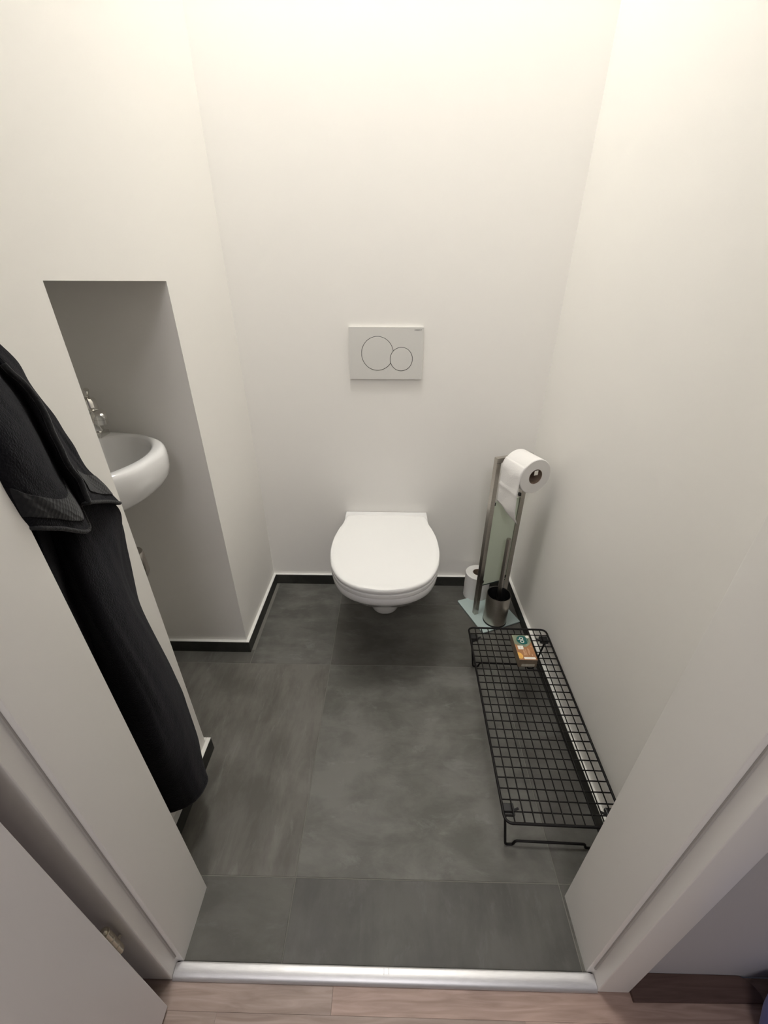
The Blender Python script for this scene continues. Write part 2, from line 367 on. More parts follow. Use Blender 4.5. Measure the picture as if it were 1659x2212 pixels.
# hall floor: wood strips -------------------------------------------------
bm = bmesh.new(); add_box(bm, (-1.6, -3.1, -0.06), (2.4, -1.1958, -0.0122)); fh = struct(link('floor_hall', bm, M['dark']))
cols = [(0.36, 0.265, 0.222), (0.335, 0.258, 0.220), (0.375, 0.268, 0.224), (0.32, 0.25, 0.213)]
wm = [wood_mat('oak_strip_%s' % n, c, i) for i, (n, c) in enumerate(zip(('warm', 'grey', 'pink', 'brown'), cols))]
rows = [(-1.2590, -1.1962), (-1.3230, -1.2590), (-1.3870, -1.3230), (-1.4510, -1.3870), (-1.5150, -1.4510), (-1.579, -1.515)]
ends = [[-1.6, -0.5, 0.419, 1.30, 2.4], [-1.6, -0.75, 0.205, 0.78, 1.7, 2.4], [-1.6, -0.2, 0.50, 1.45, 2.4], [-1.6, -0.6, 0.1, 1.1, 2.4], [-1.6, -.1, 0.7, 1.6, 2.4], [-1.6, 0.2, 1.2, 2.4]]
for i, ((y0, y1), e) in enumerate(zip(rows, ends)):
    for j in range(len(e) - 1):
        link('plank', add_box(bmesh.new(), (e[j] + .0001, y0 + .0001, -0.012), (e[j + 1] - .0001, y1 - .0001, -0.0015), 0.0002, 1), wm[(i * 2 + j + (j * i) // 2) % 4], fh)
link('plank', add_box(bmesh.new(), (-1.6, -3.1, -0.012), (2.4, -1.5795, -0.0015)), wm[1], fh)

# open door leaf ------------------------------------------------------------
dr = struct(empty('door_1', (0.07, -1.24, 0)))
def rel(o, par): o.location = o.location - par.location; return o
lf = link('leaf', add_box(bmesh.new(), (0.088, -2.085, 0.008), (0.113, -1.2550, 2.045), 0.0015), M['door'], dr); rel(lf, dr)
lp = link('rebate_lip', add_box(bmesh.new(), (0.074, -2.10, 0.008), (0.0885, -1.2425, 2.06), 0.0015), M['door'], dr); rel(lp, dr)
for z0 in (0.222, 1.75):
    h = empty('hinge'); h.parent = dr; rel(h, dr)
    bm = bmesh.new()
    for a_, b_ in ((0, .025), (.026, .051), (.052, .077)):
        add_lathe(bm, [(0, a_), (.0072, a_), (.0080, a_ + .001), (.0080, b_ - .001), (.0072, b_), (0, b_)], 20, (0.0765, -1.2345, z0))
    add_lathe(bm, [(0, .077), (.005, .077), (.0055, .080), (.003, .0835), (0, .084)], 16, (0.0765, -1.2345, z0))
    smooth_by_angle(link('knuckle', bm, M['nickel'], h))
    link('hinge_pin', add_tube(bmesh.new(), [(0.0765, -1.222, z0 + .02), (0.0765, -1.2325, z0 + .02)], 0.003, 8), M['nickel'], h)

# brown skirting strip and blue bag in the hall ------------------------------
bm = bmesh.new(); z1, y1 = 0.0, -1.2325
pts = [(0.99, YH), (1.20, YH)] ; 
outl = [(0.992, -1.1955), (1.2055, -1.1955)]
for k in range(7):
    a = math.pi / 2 * (1 - k / 6); outl.append((1.2055 + 0.032 * math.cos(a), -1.2275 + 0.032 * math.sin(a)))
outl += [(1.2375, -1.2300), (0.992, -1.2325)]
lo = [bm.verts.new((x, y, -0.0012)) for x, y in outl]; hi = [bm.verts.new((x, y, 0.009)) for x, y in outl]
for k in range(len(outl)): bm.faces.new((lo[k], lo[(k + 1) % len(outl)], hi[(k + 1) % len(outl)], hi[k]))
bm.faces.new(lo[::-1]); bm.faces.new(hi); bmesh.ops.recalc_face_normals(bm, faces=bm.faces[:])
struct(link('trim_floor', bm, M['brownstrip']))
bm = bmesh.new(); rings = []
for i in range(11):
    t = i / 10; z = -0.001 + 0.12 * t; s_ = 1 - 0.12 * (1 - math.sin(math.pi * min(1, t * 1.4) / 2)) - 0.5 * max(0, t - .7)
    rings.append([(1.313 + 0.135 * s_ * math.cos(a) * (1 + .03 * math.sin(3 * a + t * 2)), -1.302 + 0.100 * s_ * math.sin(a) * (1 + .03 * math.sin(4 * a)), z) for a in [k * math.pi / 16 for k in range(32)]])
add_loft(bm, rings)
tag(smooth_by_angle(link('cloth_bag', bm, M['blue']), 60), 'blue cloth bag on the hall floor at the lower right edge, mostly outside the frame', 'bag')

# ceiling lamp (out of frame, lights the room) -------------------------------
def lamp(loc, label):
    t = tag(empty('ceiling_lamp', loc), label, 'lamp')
    smooth_by_angle(link('ceiling_rose', add_lathe(bmesh.new(), [(0, 0), (0.045, 0), (0.048, -0.004), (0.045, -0.018), (0.010, -0.022), (0.010, -0.152), (0, -0.152)], 32), M['seat'], t))
    smooth_by_angle(link('lamp_disc', add_lathe(bmesh.new(), [(0, -.1515), (0.165, -.1515), (0.170, -.156), (0.170, -.160), (0.165, -.1640), (0, -.1640)], 48), M['seat'], t))
    return t
lamp((LAMP[0], LAMP[1], ROOM_H), 'round white ceiling lamp above the toilet, out of frame')
lamp((0.50, -2.55, 2.475), 'round white ceiling lamp added in the hallway for the fill light, out of frame')  # assumed fixture that goes with the added hall fill
struct(box('ceiling_hall', (-1.6, -3.1, 2.475), (2.4, YH - 0.001, 2.53), M['hallwall']))

# ================================================================== FLUSH PLATE
fp = tag(empty('flush_plate', (0.3758, 0, 0.9007)), 'white dual-flush plate with two round buttons on the wall above the toilet', 'flush plate')
PW, PH, PD = 0.246, 0.164, 0.0105
c1, r1, c2, r2 = (0.0945, 0.0825), 0.0525, (0.1745, 0.0655), 0.0365
# plate with recesses: outer slab plus a face made of a plate with two round openings
def plate_face():
    bm = bmesh.new(); n = 96
    g = 0.0017
    # union outline of the two circles
    d = math.dist(c1, c2); R1, R2 = r1 + g, r2 + g
    a = (R1 * R1 - R2 * R2 + d * d) / (2 * d); h = math.sqrt(R1 * R1 - a * a)
    th0 = math.atan2(c2[1] - c1[1], c2[0] - c1[0]); al1 = math.acos(a / R1); al2 = math.acos((d - a) / R2)
    ring = []
    for k in range(n):
        t = th0 + al1 + (2 * math.pi - 2 * al1) * k / n; ring.append((c1[0] + R1 * math.cos(t), c1[1] + R1 * math.sin(t)))
    for k in range(n):
        t = th0 + math.pi + al2 + (2 * math.pi - 2 * al2) * k / n; ring.append((c2[0] + R2 * math.cos(t), c2[1] + R2 * math.sin(t)))
    outer = []
    for (x, z, a0) in ((PW - .002, PH - .002, 0), (.002, PH - .002, 90), (.002, .002, 180), (PW - .002, .002, 270)):
        for k in range(4): t = math.radians(a0 + 30 * k); outer.append((x + .002 * math.cos(t), z + .002 * math.sin(t)))
    def loop(pts, y): 
        vs = [bm.verts.new((x, y, z)) for x, z in pts]; es = [bm.edges.new((vs[k], vs[(k + 1) % len(vs)])) for k in range(len(vs))]; return vs, es
    oF, eo = loop(outer, -PD); iF, ei = loop(ring, -PD)
    bmesh.ops.triangle_fill(bm, edges=eo + ei, use_beauty=True)
    oB = [bm.verts.new((x, -0.0002, z)) for x, z in outer]; iB = [bm.verts.new((x, -PD + .0035, z)) for x, z in ring]
    for A, B in ((oF, oB), (iF, iB)):
        for k in range(len(A)): bm.faces.new((A[k], A[(k + 1) % len(A)], B[(k + 1) % len(A)], B[k]))
    bmesh.ops.recalc_face_normals(bm, faces=bm.faces[:])
    return bm
smooth_by_angle(link('plate', plate_face(), M['plate'], fp), 30)
link('recess', add_box(bmesh.new(), (0.03, -PD + .003, 0.02), (0.215, -0.001, 0.145)), M['dark'], fp)
def button(c, r, bite=None):
    bm = bmesh.new(); n = 96; pts = []
    for k in range(n):
        t = 2 * math.pi * k / n; p = Vector((c[0] + r * math.cos(t), c[1] + r * math.sin(t)))
        if bite:
            q = Vector(bite[0]); v = p - q
            if v.length < bite[1]: p = q + v.normalized() * bite[1]
        pts.append(p)
    rings = []
    cc = Vector(c)
    for (s, y) in ((1.0, -PD + .0032), (1.0, -PD - .0000), (0.988, -PD - .0007)):
        rings.append([((cc + (p - cc) * s).x, y, (cc + (p - cc) * s).y) for p in pts])
    add_loft(bm, rings)
    return smooth_by_angle(link('button', bm, M['plate'], fp), 30)
button(c1, r1, (c2, r2 + 0.0017)); button(c2, r2)
text_mesh('lettering', 'GEBERIT', 0.0062, M['print'], fp, (0.2275, -PD - 0.0002, 0.1555), (math.pi / 2, 0, 0), spacing=1.05)

# ================================================================== TOILET
TX = 0.5035
toi = tag(empty('toilet', (TX, 0, 0)), 'white wall-hung toilet with its lid closed, below the flush plate', 'toilet')
HALF = [(0.0, -0.538), (0.033, -0.5355), (0.071, -0.526), (0.108, -0.507), (0.1375, -0.480), (0.158, -0.446), (0.1725, -0.405), (0.1815, -0.352), (0.1835, -0.300), (0.1795, -0.246), (0.1690, -0.190)]
def half_curve(pts, n):
    A = [Vector(p) for p in pts]; A = [Vector((-A[1].x, A[1].y))] + A + [A[-1] * 2 - A[-2]]; out = []; N = len(A) - 3
    for i in range(n):
        s = i / (n - 1) * N; k = min(int(s), N - 1); t = s - k; p0, p1, p2, p3 = A[k:k + 4]
        out.append(0.5 * ((2 * p1) + (-p0 + p2) * t + (2 * p0 - 5 * p1 + 4 * p2 - p3) * t * t + (-p0 + 3 * p1 - 3 * p2 + p3) * t ** 3))
    return [(p.x, p.y) for p in out]
def t_ring(z, w, yf, back, inset=0.0, n=44):
    """back: list of (x, y) for the part behind the round front, from wide to the wall; scaled outline"""
    H = half_curve(HALF, n); kx = w / 0.1835; 
    H = [(x * kx, -0.19 + (y + 0.19) * ((yf + 0.19) / (-0.348))) for x, y in H]
    H = H + back
    if inset:
        c = Vector((0, -0.30)); H = [(x - inset * (x / 0.18), y + inset * (1 if y < -0.30 else -1) * min(1, abs(y + .30) / .2)) for x, y in H]
    right = [(x, y, z) for x, y in H]; left = [(-x, y, z) for x, y in H[1:][::-1]]
    return right + left
def shelf(w, yb=-0.002, wb=None, n=10):
    x0 = 0.169 * w / 0.1835; wb = wb if wb is not None else x0 * 0.955; out = []
    for k in range(1, n + 1):
        s = k / n; out.append((x0 + (wb - x0) * math.sin(s * math.pi / 2) ** .8, -0.19 + (yb + 0.19) * s))
    return out
def body_ring(z, w, yf): return t_ring(z, w, yf, shelf(w, wb=0.906 * w))
bm = bmesh.new()
secs = [(0.118, 0.060, -0.262), (0.122, 0.072, -0.280), (0.135, 0.088, -0.300), (0.152, 0.103, -0.325), (0.175, 0.119, -0.352), (0.200, 0.134, -0.380), (0.225, 0.146, -0.407), (0.250, 0.155, -0.432), (0.280, 0.1635, -0.462),
        (0.302, 0.1690, -0.484), (0.320, 0.1730, -0.502), (0.331, 0.1755, -0.5115), (0.3345, 0.1760, -0.5130), (0.3365, 0.1790, -0.5200), (0.341, 0.1805, -0.5255), (0.356, 0.1820, -0.5300), (0.3665, 0.1820, -0.5300), (0.3700, 0.1810, -0.5280), (0.3715, 0.1780, -0.5240)]
add_loft(bm, [body_ring(*s) for s in secs])
smooth_by_angle(link('bowl', bm, M['ceramic'], toi), 50)
bm = bmesh.new()
fr = []
for z, w, yf in ((0.092, 0.040, -0.285), (0.096, 0.050, -0.300), (0.108, 0.056, -0.309), (0.135, 0.062, -0.318), (0.165, 0.068, -0.325)):
    fr.append([(w * math.cos(t), -0.235 + (yf + 0.235) * -math.sin(t) * -1 if math.sin(t) < 0 else -0.235 + 0.09 * math.sin(t), z) for t in [2 * math.pi * k / 48 for k in range(48)]])
fr = [[(x, y if y > -0.235 else y, z) for x, y, z in r] for r in fr]
fr = []
for z, w, yf in ((0.092, 0.040, -0.285), (0.096, 0.050, -0.300), (0.108, 0.056, -0.309), (0.135, 0.062, -0.318), (0.165, 0.068, -0.325)):
    ring = []
    for k in range(48):
        t = 2 * math.pi * k / 48; c_, s_ = math.cos(t), math.sin(t); ring.append((w * abs(c_) ** .8 * (1 if c_ > 0 else -1), -0.235 + (0.09 * s_ if s_ > 0 else -(yf + 0.235) * s_), z))
    fr.append(ring)
add_loft(bm, fr)
smooth_by_angle(link('outlet_foot', bm, M['ceramic'], toi), 50)
def slab(name, zs, w, yf, m, yb):
    bx_ = 0.169 * w / 0.1835
    back = [(bx_ - 0.009, -0.160), (bx_ - 0.0125, -0.137), (bx_ - 0.0150, yb - 0.020), (bx_ - 0.0200, yb - 0.007), (bx_ - 0.030, yb - 0.001), (0.075, yb + 0.002), (0.02, yb + 0.003)]
    bm = bmesh.new(); add_loft(bm, [t_ring(z, w, yf, back, ins) for z, ins in zs]); return smooth_by_angle(link(name, bm, m, toi), 40)
slab('seat_ring', [(0.3735, .006), (0.3760, .001), (0.3785, 0.0), (0.3885, .0004), (0.3905, .003), (0.3908, .008)], 0.1828, -0.5370, M['seat'], -0.098)
slab('lid', [(0.3935, .007), (0.3952, .0012), (0.401, -0.0005), (0.4075, .0), (0.4115, .003), (0.4128, .009), (0.4133, .016), (0.4128, .020), (0.4130, .026), (0.4135, .07)], 0.1835, -0.538, M['seat'], -0.096)
for s in (-1, 1):
    bm = bmesh.new(); add_lathe(bm, [(0, -.02), (.010, -.02), (.0115, -.018), (.0115, .018), (.010, .02), (0, .02)], 20, (s * 0.078, -0.078, 0.386), (1, 0, 0))
    smooth_by_angle(link('hinge_mount', bm, M['seat'], toi))

# ================================================================== STAND WITH ROLL AND BRUSH
bx, nx = Vector((0.928, 0.371, 0)), Vector((0.371, -0.928, 0))
ang = math.atan2(0.371, 0.928)
P0 = Vector((0.873, -0.193, 0))
st = tag(empty('toilet_roll_stand', P0, ang), 'square-tube steel stand on a frosted glass base in the right back corner', 'roll stand')
# local frame: x along the bars, y = away from viewer (local -y is towards the viewer)
def loc(P): P = Vector(P) - P0; return Vector((P.dot(bx), -P.dot(nx), P.z))
cor = [loc((0.812, -0.118, 0)), loc((0.882, -0.302, 0)), loc((1.043, -0.237, 0)), loc((0.975, -0.055, 0))]
x0 = (cor[0].x + cor[1].x) / 2; x1 = (cor[2].x + cor[3].x) / 2; y0 = (cor[1].y + cor[2].y) / 2; y1 = (cor[0].y + cor[3].y) / 2
def rounded_rect(x0, x1, y0, y1, r, n=4):
    o = []
    for cx_, cy_, a0 in ((x1 - r, y1 - r, 0), (x0 + r, y1 - r, 90), (x0 + r, y0 + r, 180), (x1 - r, y0 + r, 270)):
        for k in range(n + 1): t = math.radians(a0 + 90 * k / n); o.append((cx_ + r * math.cos(t), cy_ + r * math.sin(t)))
    return o
rr_ = rounded_rect(x0, x1, y0, y1, 0.003)
bm = bmesh.new(); add_loft(bm, [[(x, y, z) for x, y in rr_] for z in (0.003, 0.0075, 0.0080)])
gb = link('glass_base', bm, M['glassbase'], st)
bm = bmesh.new(); add_loft(bm, [[(x, y, z) for x, y in rounded_rect(x0 + .001, x1 - .001, y0 + .001, y1 - .001, .003)] for z in (0.0005, 0.0031)])
link('base_underside', bm, M['glassedge'], gb)
PT, HT = 0.0175, 0.690
def sq(a, b): return add_box(bmesh.new(), a, b, 0.0012, 2)
h = PT / 2
link('left_post', sq((-h, -h, 0.008), (h, h, HT - PT)), M['steel'], st)
link('right_post', sq((0.125 - h, -h, 0.008), (0.125 + h, h, HT - PT)), M['steel'], st)
link('top_bar', sq((-h, -h, HT - PT), (0.125 + h, h, HT)), M['steel'], st)
bm = bmesh.new(); add_box(bm, (-h - .0002, -h - .0003, HT - PT - .0004), (h, -h + .0003, HT - PT + .0003)); link('weld_line', bm, M['dark'], st)
ra_ = link('roll_arm', sq((0.060 - .007, -0.118, 0.667), (0.060 + .007, -h, 0.682)), M['steel'], st)
link('arm_end_cap', add_box(bmesh.new(), (0.060 - .0075, -0.1195, 0.6665), (0.060 + .0075, -0.1175, 0.6825), 0.0005, 1), M['chrome'], ra_)
gp_ = link('glass_panel', add_box(bmesh.new(), (0.0095, -0.0035, 0.155), (0.1155, 0.0015, 0.523), 0.0006, 1), M['glasspanel'], st)
link('panel_edge', add_box(bmesh.new(), (0.0095, -0.0045, 0.1515), (0.1155, 0.0025, 0.1548)), M['glassedge'], gp_)
for px_, pz in ((0.0105, 0.515), (0.1145, 0.535), (0.0105, 0.17), (0.1145, 0.17)):
    link('panel_clip', add_box(bmesh.new(), (px_ - .004, -.0065, pz - .006), (px_ + .004, .0045, pz + .006), .0008, 1), M['blackp'], gp_)

# toilet roll on the arm
RC = Vector((0.060, 0, 0.662)); RR, RI = 0.0575, 0.0235
def roll(name, par, m_side, axis, c, L, R=RR, ri=RI):
    bm = bmesh.new(); prof = [(ri + .0012, 0), (R - .002, 0), (R, .002), (R, L - .002), (R - .002, L), (ri + .0012, L)]
    add_lathe(bm, prof, 64, c, axis)
    for f in bm.faces:
        if abs(f.normal.dot(Vector(axis).normalized())) > .8: f.material_index = 1
    o = smooth_by_angle(link(name, bm, None, par, mats=[M['paper'], M['paperend']]), 40)
    bm = bmesh.new(); add_lathe(bm, [(ri, .0005), (ri + .0012, .0005), (ri + .0012, L - .0005), (ri, L - .0005)], 48, c, axis, closed=True)
    smooth_by_angle(link('cardboard_core', bm, M['card'], par), 40)
    return o
tr_ = tag(empty('toilet_roll', P0, ang), 'white toilet roll hanging on the arm of the steel stand, loose end down', 'toilet roll')
roll('paper_roll', tr_, None, (0, -1, 0), (RC.x, -0.020, RC.z), 0.100)
# hanging sheet: grid over width (local y) and length
bm = bmesh.new(); nu, nv = 14, 30; G_ = []
for j in range(nv + 1):
    row = []
    for i in range(nu + 1):
        u = i / nu            # 0 = at the back, 1 = front
        Lmax = 0.122 + 0.046 * u ** 1.6
        y = -0.0205 - 0.099 * u
        s = j / nv * (Lmax + 0.04)
        if s < 0.04:
            a = math.pi / 2 - 0.04 / RR + s / RR      # angle from top, over the left side
            x = RC.x - (RR + .0006) * math.sin(a); z = RC.z + (RR + .0006) * math.cos(a)
        else:
            d = s - 0.04; x = RC.x - (RR + .0006) + 0.0; z = RC.z - d
            x += 0.016 * u * max(0, (d - .11) / .055) ** 2 + 0.004 * max(0, d - .05) / .1 - 0.0022 * math.exp(-((d - .055 - .004 * u) / .005) ** 2)
            x += 0.0009 * math.sin(u * 9 + d * 40)
        row.append(bm.verts.new((x, y, z)))
    G_.append(row)
for j in range(nv):
    for i in range(nu): bm.faces.new((G_[j][i], G_[j][i + 1], G_[j + 1][i + 1], G_[j + 1][i]))
o = link('loose_sheet', bm, M['paper'], tr_, True)
md = o.modifiers.new('thickness', 'SOLIDIFY'); md.thickness = 0.0008; md.offset = 0

# spare roll standing on the floor
sp = tag(empty('toilet_roll', (0.896, -0.068, 0)), 'spare toilet roll standing on the floor behind the steel stand', 'toilet roll')
roll('paper_roll', sp, None, (0, 0, 1), (0, 0, 0), 0.122, R=0.0525, ri=0.0215)

# brush set: steel cup and brush
cup = tag(empty('brush_holder', (0.944, -0.229, 0.008)), 'brushed steel toilet brush holder cup standing on the glass base', 'brush holder')
R_ = 0.0455
bm = bmesh.new(); add_lathe(bm, [(0, .0052), (R_ - .0035, .0052), (R_, .007), (R_, .135), (R_ - .0006, .1362), (R_ - .0014, .135), (R_ - .0014, .008), (0, .008)], 64)
cp_ = smooth_by_angle(link('cup', bm, M['steel'], cup), 40)
bm = bmesh.new(); add_lathe(bm, [(0, 0), (R_ + .0008, 0), (R_ + .0008, .0048), (0, .0048)], 64); smooth_by_angle(link('base_ring', bm, M['blackp'], cp_), 40)
bm = bmesh.new(); add_lathe(bm, [(0, .012), (R_ - .0020, .012), (R_ - .0020, .1345), (R_ - .0032, .1345), (R_ - .0032, .016), (0, .016)], 48); smooth_by_angle(link('inner_liner', bm, M['blackp'], cup), 40)
br = tag(empty('toilet_brush', (0.944, -0.229, 0.026)), 'toilet brush with a slim steel handle standing in its cup', 'brush')
bm = bmesh.new(); add_lathe(bm, [(0, .07), (.0075, .07), (.0085, .074), (.0085, .366), (.0078, .3695), (0, .3705)], 24); smooth_by_angle(link('handle', bm, M['steel'], br), 40)
bm = bmesh.new(); add_lathe(bm, [(0, 0), (.024, .004), (.030, .015), (.030, .060), (.022, .070), (0, .072)], 32)
for i in range(200):
    a = random.random() * 6.28; zz = .006 + random.random() * .058; d = Vector((math.cos(a), math.sin(a), random.uniform(-.2, .3)))
    add_tube(bm, [Vector((0, 0, zz)) + d * .024, Vector((0, 0, zz)) + d * .037], 0.0006, 3)
link('bristles', bm, M['blackp'], br)

# ================================================================== WIRE RACK
RA = -0.022
rk = tag(empty('wire_rack', (0.792, -0.427, 0), RA), 'low black wire grid rack with folding legs along the right wall', 'rack')
LR, WR, ZR = 0.583, 0.261, 0.160
r0, r1w = 0.0032, 0.0017
# local: x across (0..WR), y from 0 to -LR
def rim():
    pts = []; rc = 0.016
    for cx_, cy_, a0 in ((WR - rc, -rc, 0), (rc, -rc, 90), (rc, -LR + rc, 180), (WR - rc, -LR + rc, 270)):
        for k in range(6): t = math.radians(a0 + 90 * k / 5); pts.append((cx_ + rc * math.cos(t), cy_ + rc * math.sin(t), ZR))
    return add_tube(bmesh.new(), pts, r0, 8, closed=True)
smooth_by_angle(link('rim', rim(), M['wire'], rk), 60)
for k in range(1, 12):
    x = WR * k / 12
    if k < 12: smooth_by_angle(link('long_wire', add_tube(bmesh.new(), [(x, -.0005, ZR + .0008), (x, -LR + .0005, ZR + .0008)], r1w, 6), M['wire'], rk), 60)
for k in range(1, 24):
    y = -LR * k / 24
    smooth_by_angle(link('cross_wire', add_tube(bmesh.new(), [(.0005, y, ZR - .0018), (WR - .0005, y, ZR - .0018)], r1w, 6), M['wire'], rk), 60)
def leg(y, inward):
    zt = ZR - 0.006
    path = [(0.007, y, zt), (0.028, y - .006 * inward, 0.004), (0.046, y - .006 * inward, 0.004), (0.050, y - .006 * inward, 0.022), (WR - 0.046, y - .006 * inward, 0.022), (WR - 0.042, y - .006 * inward, 0.004), (WR - 0.022, y - .006 * inward, 0.004), (WR - 0.006, y, zt)]
    o = link('leg_frame', add_tube(bmesh.new(), arc_path(path, 0.006, 4), 0.0030, 8), M['wire'], rk); smooth_by_angle(o, 60)
leg(-0.036, -1); leg(-0.552, 1)
for (x, s) in ((0.006, 1), (WR - 0.006, -1)):
    for y in (-0.036, -0.552):
        bm = bmesh.new()
        add_box(bm, (min(x - s * .004, x + s * .022), y - .012, ZR - .016), (max(x - s * .004, x + s * .022), y + .012, ZR - .0045), .002)
        add_box(bm, (min(x, x + s * .012), y - .007, ZR - .024), (max(x, x + s * .012), y + .007, ZR - .016), .001)
        add_tube(bm, [(x + s * .022, y, ZR - .010), (x + s * .032, y + .004, ZR - .010)], .0028, 8)
        link('leg_clip', bm, M['blackp'], rk)

# ================================================================== SMALL BOX ON THE RACK
bxo = tag(empty('tampon_box', (0.9725, -0.592, ZR + 0.0030), -0.008), 'small copper and green carton of tampons lying on the black wire rack', 'box')
BW, BL, BH = 0.055, 0.101, 0.031
# local: x from -BW..0, y 0..BL
link('carton', add_box(bmesh.new(), (-BW, 0, 0), (0, BL, BH), 0.0008, 2), M['boxside'], bxo)
link('top_print', add_box(bmesh.new(), (-BW + .0004, .0004, BH - .0002), (-.0004, BL - .0004, BH + .00008)), M['boxbrown'], bxo)
def poly(name, pts, z, m, th_=.00006):
    bm = bmesh.new(); lo = [bm.verts.new((x, y, z)) for x, y in pts]; hi = [bm.verts.new((x, y, z + th_)) for x, y in pts]; n = len(pts)
    for k in range(n): bm.faces.new((lo[k], lo[(k + 1) % n], hi[(k + 1) % n], hi[k]))
    bm.faces.new(lo[::-1]); bm.faces.new(hi); bmesh.ops.recalc_face_normals(bm, faces=bm.faces[:])
    return link(name, bm, m, bxo)
def ell(cx_, cy_, rx, ry, n=28): return [(cx_ + rx * math.cos(2 * math.pi * k / n), cy_ + ry * math.sin(2 * math.pi * k / n)) for k in range(n)]
zt = BH + .0001
poly('green_print', [(-BW + .0005, BL - .0005), (-BW + .0005, .063), (-.036, .055), (-.024, .050), (-.010, .060), (-.0005, .072), (-.0005, BL - .0005)], zt, M['boxgreen'])
poly('logo_disc', ell(-.026, .0795, .0185, .0185), zt + .0001, M['boxteal'])
text_mesh('logo_lettering', 'ob', 0.026, M['boxwhite'], bxo, (-.0300, .0795, zt + .0003), (0, 0, math.pi / 2), spacing=0.9)
poly('logo_line', [(-.0125, .068), (-.0110, .068), (-.0110, .091), (-.0125, .091)], zt + .0002, M['boxgreen'])
poly('round_sticker', ell(-.0075, .0930, .0055, .0055), zt + .0003, M['boxwhite'])
poly('white_label', [(-.048, .041), (-.031, .041), (-.031, .056), (-.048, .056)], zt + .0001, M['boxwhite'])
for yy in (.0445, .0485, .0525): poly('label_mark', [(-.0410, yy - .0008), (-.0395, yy - .0008), (-.0395, yy + .0008), (-.0410, yy + .0008)], zt + .0002, M['print'])
poly('yellow_drop', [(-BW + .0005, .006), (-.047, .004), (-.0415, .010), (-.0405, .017), (-.043, .024), (-.049, .029), (-BW + .0005, .030)], zt + .0001, M['boxyellow'])
poly('size_bar', [(-.0395, .0055), (-.038, .0032), (-.006, .0032), (-.0045, .0055), (-.0045, .0090), (-.006, .0112), (-.038, .0112), (-.0395, .0090)], zt + .0001, M['boxwhite'])
for k, (x, y0_, y1_) in enumerate(((-.0345, .018, .038), (-.0315, .018, .044), (-.0275, .018, .041), (-.0195, .020, .046), (-.0165, .026, .044), (-.0110, .015, .024), (-.0060, .050, .056))):
    poly('print_line', [(x - .0008, y0_), (x + .0008, y0_), (x + .0008, y1_), (x - .0008, y1_)], zt + .0001, M['boxpeach'])
bm = bmesh.new(); add_box(bm, (-.046, -.0003, .003), (-.006, .0001, .013)); link('front_label', bm, mat('box_grey_print', (.50, .47, .38), .5, var=(90, .2)), bxo)

# ================================================================== WASHBASIN IN THE NICHE
sk = tag(empty('washbasin', (NX, -0.586, 0)), 'small white wall-hung hand basin inside the niche', 'washbasin')
ZS = 0.838
def sink_ring(z, ax_, ay, dx=0.0, x0_=0.0, pw=2.6, n=72):
    """half super-ellipse in plan: back edge straight at x=x0_, front at x0_+ax_"""
    pts = []
    for k in range(n):
        t = -math.pi / 2 + math.pi * k / (n - 1); c_, s_ = math.cos(t), math.sin(t)
        x = x0_ + ax_ * max(0, c_) ** (2 / pw); y = ay * (abs(s_) ** (2 / pw)) * (1 if s_ > 0 else -1)
        pts.append((x + dx, y, z))
    return pts
AX, AY = 0.312, 0.1865
bm = bmesh.new(); rings = []
for z, k in ((0.708, .40), (0.716, .62), (0.728, .79), (0.741, .885), (0.755, .945), (0.771, .980), (0.790, .995), (0.810, 1.0), (0.826, .997), (0.8335, .989), (0.8375, .975), (0.8388, .955)):
    rings.append(sink_ring(z, AX * k, AY * min(1, k + .0), 0, 0.0005))
# rim to inner bowl: inner super-ellipse, centred forward of the tap deck
def inner(z, k):
    pts = []; n = 72; cx_ = 0.180
    for q in range(n):
        t = -math.pi / 2 + math.pi * q / (n - 1); c_, s_ = math.cos(t), math.sin(t)
        # front half follows the outer rim, back half closes the bowl
        pts.append((cx_ + 0.107 * k * c_ * 1.0, 0.157 * k * s_, z))
    return pts
# closed inner outline sampled so that it pairs with the outer D outline
def inner_closed(z, k):
    pts = []; n = 72
    for q in range(n):
        # angle runs around the full bowl, starting at the back corner near -y
        t = math.radians(-128 + 256 * q / (n - 1)); c_, s_ = math.cos(t), math.sin(t)
        pts.append((0.172 + 0.112 * k * (abs(c_) ** 1.1) * (1 if c_ > 0 else -1), 0.153 * k * (abs(s_) ** 1.05) * (1 if s_ > 0 else -1), z))
    return pts
for z, k in ((0.8388, 1.05), (0.8372, 1.01), (0.832, .98), (0.818, .955), (0.795, .90), (0.770, .80), (0.752, .62), (0.745, .32), (0.743, .12)):
    rings.append(inner_closed(z, k))
add_loft(bm, rings)
# the two deck ends close over the back
smooth_by_angle(link('basin', bm, M['ceramic'], sk), 75)
smooth_by_angle(link('drain_plug', add_lathe(bmesh.new(), [(0, .750), (.018, .750), (.020, .748), (.020, .744), (0, .744)], 28, (0.172, 0, 0)), M['chrome'], sk))
bm = bmesh.new()
add_tube(bm, arc_path([(0.172, 0, 0.705), (0.172, 0, 0.62)], .01), 0.016, 16)
smooth_by_angle(link('waste_pipe', bm, M['chrome'], sk), 60)
bm = bmesh.new(); add_lathe(bm, [(0, .485), (.026, .488), (.032, .500), (.032, .560), (.030, .566), (.018, .570), (.018, .62), (0, .62)], 32, (0.172, 0, 0))
add_tube(bm, [(0.150, 0, .58), (0.002, 0, .58)], .014, 14); smooth_by_angle(link('bottle_trap', bm, M['steel'], sk), 50)

